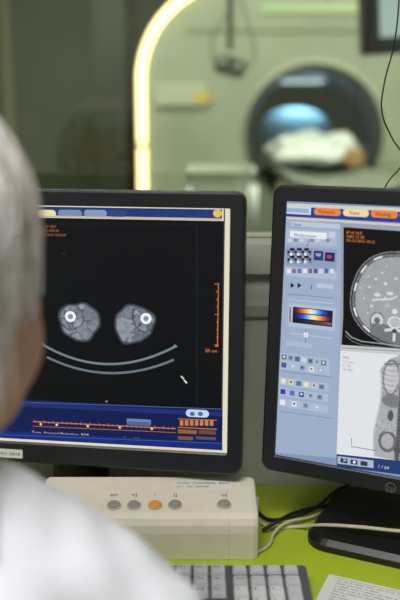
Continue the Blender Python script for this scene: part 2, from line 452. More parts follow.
for i in range(10):
    for j in range(6):
        if (i*7+j*5)%3: fr.q(287.5+i*2.4,248+j*2.5,289.9+i*2.4,250.5+j*2.5,[(236,238,238),(22,24,32),(110,120,130)][(i*i+j)%3])
fr.q(314,250.5,323.5,260,(44,58,112)); fr.q(325,252,335,261,(34,40,84)); fr.q(316,253,321,256,(150,160,200)); fr.q(327,255,332,258,(176,66,74))
fr.text(306.5,247,'/',6,(40,40,60))
fr.q(285.5,267,337,275.5,(174,188,206))
for i in range(9): fr.q(287+i*5.4,268.5,290.8+i*5.4,273,[(222,228,234),(150,104,126),(92,116,172),(224,226,228),(112,98,144),(72,88,146),(204,210,216),(86,104,158),(220,220,224)][i])
for x in(291,298): 
    a=SR(x,282.5); k=.00125; fr.poly([(a[0],a[1]),(a[0]+4*k,a[1]-2.6*k),(a[0],a[1]-5.2*k)],(24,30,54))
fr.text(310,289,'1',4.4,(40,46,70)); fr.q(317,283,334,287.5,(184,197,215))
fr.line([(288,294),(334,298)],.6,(112,128,160)); fr.line([(288,299),(334,303.5)],.6,(196,206,220))
fr.q(288.5,303,336,326,(176,190,209)); fr.q(293,306.5,333,322.5,(20,24,44))
GR=[(14,16,40),(24,40,130),(40,76,210),(80,150,240),(206,218,230),(250,236,180),(248,180,76),(226,96,52),(140,44,44),(40,20,26)]
def ramp(t):
    t=max(0,min(.9999,t))*9; i=int(t); f=t-i; return tuple(int(GR[i][j]*(1-f)+GR[i+1][j]*f) for j in range(3))
a0=SR(294,312);a1=SR(332,312)
fr.img(294,307.5,332,312,40,1,lambda u,w:ramp(1-(u-a0[0])/(a1[0]-a0[0])))
fr.img(294,313,332,317.5,40,1,lambda u,w:ramp((u-a0[0])/(a1[0]-a0[0])))
fr.img(294,318.5,332,321.5,40,1,lambda u,w:(int(10+90*(u-a0[0])/(a1[0]-a0[0])),)*3)
fr.line([(290.5,307),(290.3,322)],1.2,(120,60,50))
fr.line([(306,329),(305.6,344)],.6,(100,118,150)); fr.line([(290,333),(333,338.5)],.6,(196,206,220)); fr.q(304,332,308.5,337,(214,222,232))
fr.q(286,340,312,345,(170,185,206))
rows=[(354,7,[(86,130,116),(128,150,186),(90,104,150),(190,200,214),(110,128,160),(166,180,200),(100,124,144)]),(362,5,[(60,86,170),(170,186,208),(134,154,186),(222,224,214),(160,174,198)]),(378,6,[(226,220,190),(218,208,164),(98,124,164),(228,220,184),(204,202,196),(114,130,162)]),(388.5,5,[(50,68,184),(96,114,204),(54,72,176),(160,174,198),(120,140,180)]),(399,4,[(232,235,238),(216,222,230),(134,154,186),(180,192,210)])]
for y,nn_,cs in rows:
    xs=286-(y-220)*.03
    fr.q(xs-1.5,y-1.5,xs+48,y+6.5,(172,186,206))
    for i,c in enumerate(cs):
        st_=46/nn_; x=xs+i*st_; dy=(x-xs)*.15; fr.q(x,y+dy,x+5,y+5+dy,c); fr.q(x+1.5,y+1.4+dy,x+3.4,y+3.4+dy,[(230,232,240),(50,66,116),(70,116,96)][(i+int(y))%3])
fr.line([(283,371),(334,377)],.6,(112,130,162)); fr.line([(281,411),(334,418)],.6,(118,136,168))
# viewing segments
fr.quad([(341,222.5),(600,242),(600,360),(341,352)],(150,160,180))
fr.quad([(344,227),(600,245),(600,356),(343.5,343)],(8,9,12))
c0=SR(400,299); k=.00125
a_=abs(SR(350.5,299)[0]-c0[0])/k; b_=43.5
def abd_(u,w):
    x=(u-c0[0])/k/a_; y=(w-c0[1])/k/b_
    r=(abs(x)**2.15+abs(y)**2.15)**(1/2.15)+.012*math.sin(5*math.atan2(y,x))
    if r>1.0: return 6
    if r>.982: return 140
    n=noise.noise(Vector((x*7,y*7,3))); n2=noise.noise(Vector((x*24,y*24,1))); n3=noise.noise(Vector((x*50,y*50,8)))
    t=math.atan2(y,x)
    if r>.95: return 40
    sx,sy=x+.06,y+.50
    ds=math.hypot(sx/.15,sy/.13)
    if ds<1: return 226 if ds>.82 else 184+20*n2
    if math.hypot(sx/.045,(y+.68)/.05)<1: return 70
    if (abs(sx)<.03 and -.9<y<-.66) or (abs(y+.64+.25*abs(sx))<.03 and abs(sx)<.2): return 214
    if y<-.56 and abs(sx)<.5 and r<.93: return 116+14*n2
    if r>.905:
        for q in(-2.75,-2.3,2.95,2.5,2.1,-.4,-.8,.25,.7,-1.05):
            if abs(t-q)<.10 and r<.945: return 222
        return 112+14*n2
    if r>.89: return 58
    if math.hypot((x+.08)/.055,(y+.27)/.055)<1: return 216
    if math.hypot((x+.24)/.055,(y+.16)/.045)<1: return 176
    if math.hypot((x-.62)/.17,(y+.28)/.34)<1: return 178+12*n2
    for kx in(-.42,.32):
        d=math.hypot((x-kx)/.13,(y+.50)/.16)
        if d<1.12:
            if d>1: return 44
            return 200 if d>.45 else 104
    edge=.16+.30*y-.10*math.sin(y*4)
    if x<edge:
        g=160+9*n2+7*n3+6*n
        for (vx_,vy_,vr,st2) in ((-.3,.3,.030,1.2),(-.45,.05,.036,1.8),(-.62,.2,.022,1),(-.2,.1,.034,2),(-.55,-.2,.026,1.3),(-.38,.52,.020,1),(-.72,-.05,.018,1),(-.1,.42,.022,1.4),(-.28,-.0,.022,1),(-.5,.38,.020,1.6),(-.66,.42,.014,1),(-.3,.66,.014,1),(-.8,.16,.014,1),(-.62,-.36,.016,1)):
            dv=math.hypot((x-vx_)/st2,y-vy_)
            if dv<vr*1.4: g=mix(214,g,(dv-vr*.7)/(vr*.7))
        yl=.02+.4*(x+.2)+.04*math.sin(x*9)
        if -.55<x<-.05 and abs(y-yl)<.022: g=208
        if abs(x-edge)<.018: g=66
        return g
    d=math.hypot((x-.46)/.27,(y-.28)/.33)
    if d<1:
        if d>.88: return 142
        return 18 if y>.38 else 98+10*n2
    if abs(n)<.14: return 134
    return 50+14*n2
def abd(u,w):
    g=int(max(4,min(240,abd_(u,w))))
    return (g,min(255,g+3),min(255,g+7)) if g>30 else (g+1,g+2,g+5)
fr.img(345,240,454,345,200,180,abd)
fr.line([(346,331),(352,337),(362,341),(400,345.5),(440,348)],1.0,(160,164,168)); fr.line([(345.5,334.5),(352,340.5),(362,344.6),(400,348.5)],.7,(112,114,118))
for t,x,y in [('SP H 16.0',346.5,233.5),('ABD 13 30',346.5,237.4),('30-12-2015 10:12',346.5,241.4)]: fr.text(x,y,t,2.6,(222,130,60))
fr.quad([(341,344.5),(600,362),(600,480),(337,455)],(224,227,230))
c1=SR(401,404)
def cor(u,w):
    x=(u-c1[0])/k*1.12; y=(w-c1[1])/k
    bg=(224,227,230)
    n=noise.noise(Vector((x/6,y/6,2))); n2=noise.noise(Vector((x/2.2,y/2.2,4)))
    if y>44: wd=7
    elif y>30: wd=7+17*math.sqrt(max(0,(44-y)/14))
    elif y>-14: wd=24-2.5*math.sin((30-y)/44*math.pi)
    else: wd=24+2.6*math.sin((-y-14)/13)
    if y>52: return bg
    ax=abs(x)
    d=wd-ax
    if d<0: return bg
    g=mix(212,172+6*n,d/2.4)
    dl_=math.hypot((ax-11.5)/8.0,(y-24)/16)
    if dl_<1: g=mix(g,196+10*n,(1-dl_)*5)
    if abs(dl_-1)<.07 and ax>4: g=126
    if 4<ax<wd-1 and 6<y<40 and ((y+ax*.45-.02*ax*ax)%4.6)<.9: g-=34
    dl_=math.hypot((x-3.5)/7.5,(y-15)/9)
    if dl_<1: g=mix(g,116+8*n2,(1-dl_)*5)
    dl_=math.hypot((x+9)/12,(y-2)/7)
    if dl_<1: g=mix(g,122+8*n2,(1-dl_)*4)
    dl_=math.hypot((x-12)/6,(y-2)/6)
    if dl_<1: g=mix(g,136,(1-dl_)*4)
    dl_=math.hypot((ax-9.5)/3.4,(y+12)/6.0)
    if dl_<1: g=mix(g,86,(1-dl_)*4)
    if -36<y<-18: g=g+34*n2
    if ax<2.6 and y<52: g=mix(82,128,(ax-1.2)/1.4)+ (26 if (y%3.4)<.8 else 0)
    if y>20 and abs(y-38+ax*.12)<.9 and ax<19: g=min(g,118)
    dp=abs(math.hypot((ax-11)/8,(y+37)/9)-1)
    if y<-28 and dp<.18: g=min(g,106)
    dl_=math.hypot(x/5,(y+44)/4)
    if dl_<1: g=mix(g,82,(1-dl_)*3)
    g=int(max(50,min(226,g+4*n2)))
    return (g,g+1,g+4)
fr.img(352,347,452,452,160,170,cor)
fr.quad([(341,344.5),(600,362),(600,368),(341,350.5)],(196,200,196)); fr.line([(342,347.5),(420,352)],.7,(120,130,150))
for i in range(4): fr.text(343,358+i*4,['ABD','1.5 mm','C -40','W 400'][i],2.4,(170,120,80))
fr.line([(352,438),(352,446),(376,450)],.7,(90,100,110))
fr.quad([(337,453.5),(600,481),(600,500),(337,470)],(36,58,116)) 
fr.quad([(338,455.5),(374,460),(374,467.5),(338,463)],(170,184,204)); 
for i in range(3): fr.q(341+i*10,457.3+i*1.4,348+i*10,461.8+i*1.4,(46,56,84)); 
fr.text(343,461.6,'>',4.6,(236,238,240)); fr.q(353.6,460,356,462.6,(236,238,240))
fr.text(378,467,'1 / 64',3.2,(214,206,170)); 
fr.clip(dr[2]+e_,dr[2]+dr[0]-e_,dr[3]+e_,dr[3]+dr[1]-e_)
fr.build('display',monR,MR@T(0,.004,0),'lit screen with imaging software, axial and coronal scans')
p=SR(391.5,485.5)
bm=bmesh.new(); A=Matrix.Translation((p[0],-.0002,p[1]-.001))@Matrix.Rotation(math.pi/2,4,'X')
loft(bm,[[A@Vector((x,y,0)) for x,y in circ(.0062,32)],[A@Vector((x,y,0.0006)) for x,y in circ(.0062,32)],[A@Vector((x,y,0.0006)) for x,y in circ(.0052,32)]])
text_bm(bm,'hp',.008,A@T(0,0,.0005),0,True)
mesh_obj('emblem',bm,M_metal,monR,MR,recalc=False,label='small round silver emblem')

# ================= console box
CX0,CX1=onz(42,492,.81).x,onz(256,500,.80).x
cons=empty('scanner_console',((CX0+CX1)/2,.94,DZ),'cream plastic scanner control box with round buttons under the monitor','control box')
M_btn=mat('grey_button',(150,148,138),.4); M_btny=mat('yellow_button',(232,160,40),.4); M_rim=mat('button_rim',(186,180,160),.4)
prof=[(.894,0),(.8925,.034),(.8935,.044),(.897,.0515),(.904,.0555),(.978,.0665),(.980,0)]
bm=bmesh.new()
def profl(x,ins=0):
    cy=.937;cz=.033
    return [(x,cy+(y-cy)*(1-ins),DZ+.0005+max(0,cz+(z-cz)*(1-ins))) for y,z in prof]
loft(bm,[profl(CX0,.14),profl(CX0+.0015,.06),profl(CX0+.005),profl(CX1-.036),profl(CX1-.0355,.02),profl(CX1-.0345,.02),profl(CX1-.034),profl(CX1-.006),profl(CX1-.0015,.05),profl(CX1,.14)],True,True)
mesh_obj('housing',bm,M_cream,cons,Matrix())
pa=Vector((0,.904,DZ+.056)); pb=Vector((0,.978,DZ+.067)); sl=(pb-pa).normalized(); nrm=Vector((0,-sl.z,sl.y))
def slopeM(px,py):
    p=hit(px,py,pa,nrm)
    R3=Matrix((Vector((1,0,0)),sl,nrm)).transposed().to_4x4()
    return Matrix.Translation(p)@R3
for px,py,m,l in [(114,506,M_btn,'grey button'),(134,506,M_btn,'grey button'),(155,506,M_btny,'yellow button'),(175,505.5,M_btn,'grey button'),(224,505,M_btn,'grey button')]:
    A=slopeM(px,py)
    bm=bmesh.new(); cyl(bm,.0088,.0085,0,.0020,28,None,0); b=mesh_obj('button_rim',bm,M_rim,cons,A)
    bm=bmesh.new(); cyl(bm,.0070,.0067,.001,.0045,28,None,0,.0008); mesh_obj('button',bm,m,cons,A,label=l)
for px,s in [(114,'o>'),(134,'<|'),(155,'!'),(175,'||'),(224,'o)')]:
    bm=bmesh.new(); text_bm(bm,s,.009,slopeM(px,495)@T(0,0,.0004),0,True)
    mesh_obj('button_symbol',bm,M_ink,cons,Matrix(),recalc=False)
A=slopeM(203,485)
bm=bmesh.new(); bx(bm,-.036,.036,-.009,.008,.0001,.0006,0,A); text_bm(bm,'SCAN  CONTROL  BOX',.0062,A@T(-.033,.001,.0008),1); text_bm(bm,'24 V   No. 10045690',.0048,A@T(-.033,-.006,.0008),1)
mesh_obj('type_label',bm,[M_paper,M_ink],cons,Matrix(),recalc=False,label='white printed label')

# ================= keyboard
KR=onz(305,563,DZ+.022).x; KB=onz(305,563,DZ+.022).y; KW=.452; KD=.158
kb=empty('keyboard',(KR-KW/2,KB-KD/2,DZ),'grey full-size computer keyboard with pale keys before the console box','keyboard')
kx0=KR-KW; ky0=KB-KD
bm=bmesh.new()
def kprof(x,ins=0): return [(x,ky0+ins,DZ+.001),(x,ky0+ins*.5,DZ+.010),(x,ky0+.004+ins,DZ+.013),(x,KB-.005-ins,DZ+.022),(x,KB-ins,DZ+.018),(x,KB-ins,DZ+.001)]
loft(bm,[kprof(kx0,.003),kprof(kx0+.003),kprof(KR-.003),kprof(KR,.003)],True,True)
mesh_obj('housing',bm,M_kb,kb,Matrix())
ksl=math.atan2(.009,KD-.009)
def keyM(x,d):
    y=KB-d; z=DZ+.013+(y-ky0)*.0585
    return Matrix.Translation((x,y,z))@Matrix.Rotation(ksl,4,'X')
def keybm(bm,w,dp,lab=None,M=Matrix()):
    ls=[XY(rr(w,dp,.0015,3),-.002),XY(rr(w,dp,.0015,3),.001),XY([(a,b+.0003) for a,b in rr(w-.0026,dp-.0026,.0018,3)],.0042),XY([(a,b+.0003) for a,b in rr(w-.0036,dp-.0036,.0015,3)],.0045)]
    loft(bm,[[M@Vector(p) for p in l] for l in ls],True,True)
    if lab: text_bm(bm,lab,.0055,M@T(-w/2+.0032,.0005,.0047),1)
P_=.019
rowd=[.016,.037,.056,.075,.094,.113]
keys=[]
nx=KR-.008-P_/2
num=[['Num','/','*','-'],['7','8','9','+'],['4','5','6',None],['1','2','3','Ent'],['0',None,',',None]]
KS=.0166
for r,row in enumerate(num):
    for c,l in enumerate(row):
        if l is None: continue
        w=KS;dp=KS;x=nx-(3-c)*P_;d=rowd[r+1]
        if l in('+','Ent'): dp=KS+P_; d+=P_/2
        if l=='0': w=KS+P_; x+=P_/2
        keys.append((x,d,w,dp,l,M_key if l.isdigit() or l==',' else M_keyd))
nv=nx-4*P_-.005
for r,row in enumerate([['Prt','Scr','Brk'],['Ins','Hm','Up'],['Del','End','Dn']]):
    for c,l in enumerate(row): keys.append((nv-(2-c)*P_,rowd[r],KS,KS,l,M_keyd))
keys.append((nv-P_,rowd[4],KS,KS,'^',M_keyd))
for c,l in enumerate('<v>'): keys.append((nv-(2-c)*P_,rowd[5],KS,KS,l,M_keyd))
mx=nv-3*P_-.005
for r in range(6):
    for c in range(5):
        keys.append((mx-c*P_,rowd[r],KS,KS,'',M_key if c>1 else M_keyd))
for c in range(4):
    keys.append((nx-(3-c)*P_,rowd[0],.0162,.013,'',M_keyd))
for x,d,w,dp,l,m in keys:
    bm=bmesh.new(); keybm(bm,w,dp,l); mesh_obj('key',bm,[m,M_ink],kb,keyM(x,d),recalc=False)
bm=bmesh.new()
for r in range(6):
    for c in range(5,15):
        x=mx-c*P_
        if x>kx0+.012: keybm(bm,KS,KS,None,keyM(x,rowd[r]))
o=mesh_obj('letter_keys',bm,M_key,kb,Matrix(),kind='stuff')

# ================= paper form
p0=onz(329,575,DZ); p1=onz(400,591,DZ); ax=(p1-p0).normalized(); ang=math.atan2(ax.y,ax.x)
A=Matrix.Translation((p0.x,p0.y,DZ+.0008))@Matrix.Rotation(ang,4,'Z')
bm=bmesh.new(); bx(bm,0,.21,-.148,0,0,.0004)
for i in range(24):
    y=-.010-i*.0055; x=.012
    while x<.19:
        w=random.uniform(.002,.012); bx(bm,x,min(x+w,.195),y,y+.0012,.0004,.0005,1); x+=w+.0022
        if random.random()<.06: x+=.02
for y in(-.005,-.14): bx(bm,.006,.204,y,y+.0006,.0004,.0005,1)
mesh_obj('printed_form',bm,[M_paper,M_ink2],None,A,recalc=False,label='white printed paper form lying on the green desk',cat='paper')
# ================= cables
def D(px,py,h=.003): p=onz(px,py,DZ+h); return p
curve_obj('cable',[[D(259,505,.02)+Vector((0,.02,0)),D(258,519,.004),D(268,526),D(300,526.5,.004),D(325,525,.022),D(360,527,.03),D(400,531,.035),D(440,533,.035)]],.0022,M_cablew,label='cream cable running along the desk to the monitor foot',cat='cable')
curve_obj('cable',[[D(255,553),D(268,546),D(275,532,.006),D(284,524,.009),D(310,517,.006),D(345,503,.01),D(370,498,.01)]],.0019,M_cablew,label='thin cream cable looping up from the console box',cat='cable')
curve_obj('cable',[[D(257,512,.003),D(270,520,.003),D(290,517,.011),D(315,508,.01),D(338,490,.02),D(350,484,.03)]],.0026,M_cableb,label='black cable lying behind the angled monitor',cat='cable')
curve_obj('cable',[[D(262,531,.0035),D(276,522,.013),D(300,511,.013),D(330,505,.012),D(370,500,.01)]],.0024,M_cableb,label='black cable crossing the green desk',cat='cable')
curve_obj('cable',[[ony(400,-60,1.06),ony(399,0,1.06),ony(394,45,1.06),ony(384,85,1.06),ony(382,112,1.06),ony(392,138,1.06),ony(404,160,1.06),ony(400,168,1.065),ony(388,182,1.07),ony(381,200,1.07),ony(384,260,1.08),ony(390,330,1.085)]],.0009,M_cableb,label='thin black wire hanging in front of the window',cat='cable')

# ================= CT room
GY=4.6
gx=.615; gz=1.128; gl=-.335; gr=2*gx-gl; gt=1.93; gb=.10; GR_=.52
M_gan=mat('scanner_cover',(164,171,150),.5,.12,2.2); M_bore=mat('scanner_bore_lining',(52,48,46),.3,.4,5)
M_led=mat('warm_light_strip',(255,230,190),.5,emit=(255,216,160),es=4.2)
gan=empty('ct_scanner',(gx,GY+.4,0),'pale scanner gantry with round dark opening and lit edge','medical scanner')
N1=8;m1=16
def og(y,ins): return XZ(rr(gr-gl-2*ins,gt-gb-2*ins,GR_-ins*.5,N1,m1,gx,(gt+gb)/2),y)
def cg(y,r):
    base=rr(gr-gl,gt-gb,GR_,N1,m1,gx,(gt+gb)/2)
    out=[]
    for a,b in base:
        t=math.atan2(b-gz,a-gx); out.append((gx+r*math.cos(t),y,gz+r*math.sin(t)))
    return out
bm=bmesh.new()
loft(bm,[cg(GY+.9,.33),og(GY+.9,.04),og(GY+.86,0),og(GY+.03,0),og(GY+.008,.006),og(GY,.015),cg(GY,.40),cg(GY-.015,.375)])
mesh_obj('cover',bm,M_gan,gan,Matrix(),smooth=False)
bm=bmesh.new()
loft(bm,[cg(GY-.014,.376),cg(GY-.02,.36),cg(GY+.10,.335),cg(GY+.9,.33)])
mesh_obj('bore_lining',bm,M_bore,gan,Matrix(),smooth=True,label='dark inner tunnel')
def ledpath():
    return [(gl+.02,GY-.005,z) for z in (.5,.8,1.06)]
def ledarc():
    out=[]; xL=gl+.02; zt=gt-.02; xR=gr-.02; r_=GR_-.02
    out.append((xL,GY-.005,1.085)); out.append((xL,GY-.005,zt-r_-.04))
    for i in range(9): t=math.pi-i*math.pi/16; out.append((xL+r_+r_*math.cos(t),GY-.005,zt-r_+r_*math.sin(t)))
    out.append(((xL+xR)/2,GY-.005,zt))
    for i in range(9): t=math.pi/2-i*math.pi/16; out.append((xR-r_+r_*math.cos(t),GY-.005,zt-r_+r_*math.sin(t)))
    out.append((xR,GY-.005,1.0)); out.append((xR,GY-.005,.5))
    return out
curve_obj('light_strip',[ledpath(),ledarc()],.022,M_led,gan,label='glowing warm white strip')
M_yl=mat('yellow_label',(226,190,60),.6)
def gbox(name,x0,y0,x1,y1,m,dep=.02,label=None):
    a=ony(x0,y0,GY);b=ony(x1,y1,GY); return box(name,a.x,b.x,GY-dep,GY+.001,b.z,a.z,m,gan,Matrix(),.004,label=label)
gbox('control_panel',156,84,206,106,mat('panel_grey_green',(194,198,180),.5),.025,'pale control panel')
gbox('warning_label',194,93,210,102,M_yl,.027,'yellow warning label')
gbox('front_stripe',262,5,430,13,mat('pale_green_stripe',(190,214,170),.5),.012,'pale green stripe across the cover')  # pale green stripe laid across the upper cover
gbox('cover_seam',186,30,430,33,mat('dark_seam',(110,118,100),.6),.004,'dark cover seam')
box('foot',gx-.8,gx+.8,GY+.1,GY+.8,0,.12,M_bezd,gan,Matrix(),.01)
box('bore_fill_panel',gx-.12,gx+.12,GY+.45,GY+.75,gz+.295,gz+.305,mat('bore_fill_glow',(230,240,250),.5,emit=(210,232,255),es=1.2),gan,Matrix(),.001,label='added glow panel brightening the tunnel')  # glow panel added to brighten the pillow inside the bore
tab=empty('patient_table',(gx,3.9,0),'scanner patient table with curved cradle passing through the opening','medical table')
M_tab=mat('table_cover',(204,208,190),.5,.04,4); M_crd=mat('cradle_pad',(128,134,122),.6,.1,8)
bm=bmesh.new()
def crad(y,w=.23,z=.93):
    pts=[]
    for i in range(13):
        t=-1+2*i/12; pts.append((gx+w*t,y,z+.05*t*t))
    for i in range(13):
        t=1-2*i/12; pts.append((gx+w*t*.96,y,z-.03+.05*t*t))
    return pts
loft(bm,[crad(3.35,.20),crad(3.38),crad(5.6)],True,True)
mesh_obj('cradle',bm,M_crd,tab,Matrix(),smooth=False,label='padded curved cradle')
box('support_beam',gx-.2,gx+.2,3.4,4.5,.78,.895,M_tab,tab,Matrix(),.02)
bm=bmesh.new(); loft(bm,[XY(rr(.5,.8,.05,5,0,gx,3.95),0),XY(rr(.5,.8,.05,5,0,gx,3.95),.12),XY(rr(.36,.6,.05,5,0,gx,3.95),.2),XY(rr(.34,.6,.05,5,0,gx,3.95),.78)],True,True)
mesh_obj('pedestal',bm,M_tab,tab,Matrix())
M_bl=mat('white_blanket',(228,234,234),.9,.12,10,.2); M_pil=mat('pale_blue_pillow',(140,200,245),.8,.05,10,emit=None)
bm=bmesh.new(); 
ell(bm,(gx+.01,4.72,1.045),(.27,.28,.055),seg=32); ell(bm,(gx-.13,4.55,1.07),(.08,.10,.06)); ell(bm,(gx+.14,4.55,1.07),(.09,.10,.07)); ell(bm,(gx+.02,4.85,1.08),(.12,.12,.07)); ell(bm,(gx+.0,4.44,1.02),(.24,.12,.03))
remesh_obj('blanket',bm,M_bl,.014,None,4,'white blanket heaped over the scanner table','blanket',disp=.028,dscale=.07)
bm=bmesh.new(); ell(bm,(gx-.03,5.25,1.125),(.23,.14,.15),seg=32); 
remesh_obj('pillow',bm,M_pil,.012,None,4,'pale blue pillow on the scanner table','pillow')
bm=bmesh.new(); cyl(bm,.05,.05,-.07,.07,24,T(gx+.17,4.33,1.02)@Matrix.Rotation(math.pi/2,4,'X'),0,.012)
mesh_obj('foam_roll',bm,mat('tan_foam',(176,134,84),.8),None,None,smooth=False,label='small tan foam roll on the scanner table',cat='cushion')
trx=ony(222,170,3.3).x; trz=ony(222,176,3.3).z
tr=empty('trolley',(trx,3.3,0),'small metal trolley with a white tray beside the patient table','trolley')
M_tray=mat('white_tray',(206,212,200),.5)
for z in(trz,.35):
    bm=bmesh.new(); bx(bm,trx-.13,trx+.13,3.12,3.5,z-.012,z)
    for b in((trx-.13,trx-.12,3.12,3.5),(trx+.12,trx+.13,3.12,3.5),(trx-.13,trx+.13,3.12,3.13),(trx-.13,trx+.13,3.49,3.5)): bx(bm,*b,z,z+.03)
    mesh_obj('tray',bm,M_tray,tr,Matrix())
for sx in(-.12,.12):
    for y in(3.13,3.49):
        bm=bmesh.new(); rod(bm,(trx+sx,y,.05),(trx+sx,y,trz-.01),.01); mesh_obj('post',bm,M_metal,tr,Matrix(),smooth=True)
        bm=bmesh.new(); rod(bm,(trx+sx-.01,y,.03),(trx+sx+.01,y,.03),.03,n=20); bx(bm,trx+sx-.014,trx+sx+.014,y-.012,y+.012,.035,.07); mesh_obj('caster',bm,M_black,tr,Matrix())
ix=ony(230,60,3.4).x; iz=ony(230,66,3.4).z
inj=empty('contrast_injector',(ix,3.4,2.8),'grey contrast injector hanging from a ceiling arm','medical device')
M_inj=mat('injector_grey',(100,106,94),.5)
bm=bmesh.new(); cyl(bm,.08,.08,2.75,2.799,28,T(ix,3.4,0)); mesh_obj('ceiling_mount',bm,M_inj,inj,Matrix())
bm=bmesh.new(); rod(bm,(ix,3.4,iz+.06),(ix,3.4,2.76),.011); mesh_obj('arm',bm,M_inj,inj,Matrix(),smooth=True)
bm=bmesh.new(); A=T(ix,3.4,iz)@Matrix.Rotation(.25,4,'Y')
loft(bm,[[A@Vector(p) for p in XZ(rr(.12-i,.075-i,.02),y)] for y,i in((-.09,.02),(-.08,0),(.08,0),(.09,.02))],True,True); mesh_obj('injector_head',bm,M_inj,inj,Matrix())
for s in(-.03,.03):
    bm=bmesh.new(); rod(bm,A@Vector((s,-.09,0)),A@Vector((s,-.22,-.02)),.018); mesh_obj('syringe',bm,M_inj,inj,Matrix(),smooth=True)
curve_obj('cable_loop',[[(ix+.01,3.4,iz+.3),(ix+.07,3.4,iz+.16),(ix+.09,3.4,iz+.02),(ix+.04,3.4,iz-.03)],[(ix-.01,3.4,iz+.2),(ix-.07,3.4,iz+.1),(ix-.06,3.4,iz)]],.004,M_inj,inj)
hx=ony(432,20,3.0).x; hb=ony(400,50,3.0).z
hd=empty('ceiling_display',(hx,3.0,2.8),'dark-framed display hanging from the ceiling in the scan room','monitor')
A=T(hx,3.0,hb+.16)@Matrix.Rotation(math.radians(-4),4,'Y')@Matrix.Rotation(math.radians(8),4,'Z')
bm=bmesh.new(); loft(bm,[[A@Vector(p) for p in XZ(rr(.52-a,.33-a,.012),y)] for y,a in((-.02,.05),(-.026,.05),(-.026,0),(.02,0),(.035,.06))],False,True); mesh_obj('frame',bm,M_bez,hd,Matrix())
bm=bmesh.new(); bx(bm,-.235,.235,-.024,-.018,-.14,.14,0,A); mesh_obj('display',bm,mat('pale_lit_screen',(60,70,80),.4,emit=(186,204,214),es=.9),hd,Matrix())
bm=bmesh.new(); bx(bm,-.235,-.20,-.0255,-.024,-.14,.14,0,A);bx(bm,-.235,.235,-.0255,-.024,-.14,-.11,0,A); mesh_obj('menu_bar',bm,mat('blue_menu',(30,50,90),.4),hd,Matrix())
bm=bmesh.new(); rod(bm,(hx,3.06,hb+.2),(hx,3.06,2.799),.025); rod(bm,A@Vector((0,.03,0)),(hx,3.06,hb+.2),.02); mesh_obj('ceiling_pole',bm,M_inj,hd,Matrix())
c0_=ony(92,100,5.2).x; c1_=ony(128,100,5.2).x
cab=empty('storage_cabinet',((c0_+c1_)/2,5.4,0),'tall dark grey-green cabinet standing beside the scanner','cabinet')
M_cab=mat('cabinet_dark',(58,62,52),.5,.1,3); M_cabd=mat('cabinet_door_dark',(72,78,64),.5,.1,3)
box('body',c0_,c1_,5.22,5.7,0,2.3,M_cab,cab,Matrix(),.005)
d1=box('door',c0_+.01,c1_-.01,5.2,5.219,.06,2.27,M_cabd,cab,Matrix(),.003)
box('handle',c1_-.05,c1_-.035,5.17,5.2,1.0,1.25,M_metal,d1,Matrix(),.003)
d0=ony(-60,100,6.58).x; d1x=ony(14,100,6.58).x
wallmesh('door_1',[(d0,d1x-.06,6.55,6.6,0,2.1)],mat('door_paint',(112,116,96),.5,.05,3))
wallmesh('trim_3',[(d1x-.06,d1x,6.53,6.6,0,2.16),(d0-.06,d0,6.53,6.6,0,2.16),(d0,d1x-.06,6.53,6.6,2.1,2.16)],mat('door_frame_paint',(200,194,150),.5,.05,3))

# ================= person
hc=Vector((-.196,.566,1.152))
per=empty('person',(-.21,.50,0),'seated grey-haired person in a white lab coat facing the screens','person')
SK=mat('skin',(208,156,130),.55,.06,60,.05)
SK.node_tree.nodes['Principled BSDF'].inputs['Subsurface Weight'].default_value=.08
HM=T(*hc)@Matrix.Rotation(math.radians(-13),4,'Z')@Matrix.Rotation(math.radians(-4),4,'X')
bx_=-.216; SD=-.012
def bodyparts(bm):
    ell(bm,(0,-.012,.025),(.074,.094,.095),M=HM); ell(bm,(0,.028,-.02),(.066,.062,.085),M=HM); ell(bm,(0,.04,-.072),(.046,.045,.04),M=HM)
    ell(bm,(0,.075,-.098),(.018,.014,.014),M=HM)
    limb(bm,[((0,.088,.012),.008),((0,.103,-.022),.011)],M=HM); 
    for s in(-1,1):
        ell(bm,(s*.012,.094,-.025),(.008,.009,.007),M=HM); ell(bm,(s*.077,-.005,-.008),(.008,.018,.028),(0,0,s*-.3),M=HM)
        ell(bm,(s*.042,.062,-.022),(.022,.02,.02),M=HM); ell(bm,(s*.03,.08,.034),(.02,.010,.006),M=HM)
        ell(bm,(s*.052,.018,-.040),(.028,.045,.045),M=HM)
        ell(bm,(s*.044,.012,-.072),(.024,.042,.034),M=HM)
    ell(bm,(0,.084,-.055),(.022,.012,.006),M=HM); ell(bm,(0,.083,-.065),(.019,.012,.007),M=HM)
    limb(bm,[((-.200,.548,1.085),.055),((-.212,.53,.99),.058)],seg=20)
def torso(bm,g):
    ell(bm,(bx_,.52,.88),(.155+g,.092+g,.13+g),seg=32)
    ell(bm,(bx_,.50,.76),(.135+g,.092+g,.16+g),seg=32)
    ell(bm,(bx_,.48,.60),(.155+g,.105+g,.12+g),seg=32)
    for s in(-1,1):
        limb(bm,[((bx_+s*.03,.53,1.0+SD+g*.3),.042+g),((bx_+s*.11,.53,.960+SD+g*.3),.042+g),((bx_+s*.165,.53,.910+SD),.050+g)],seg=20)
def arm(bm,s,g,wr=True):
    sh=(bx_+s*.165,.53,.910+SD); el_=(bx_+s*.215,.50,.68); wrp=(bx_+s*.13,.645,.625)
    limb(bm,[(sh,.050+g),((bx_+s*.20,.52,.80),.044+g),(el_,.036+g),((bx_+s*.18,.56,.665),.037+g),(wrp,.025+g*.9)],seg=18)
    return Vector(wrp)
bm=bmesh.new(); bodyparts(bm); torso(bm,-.004)
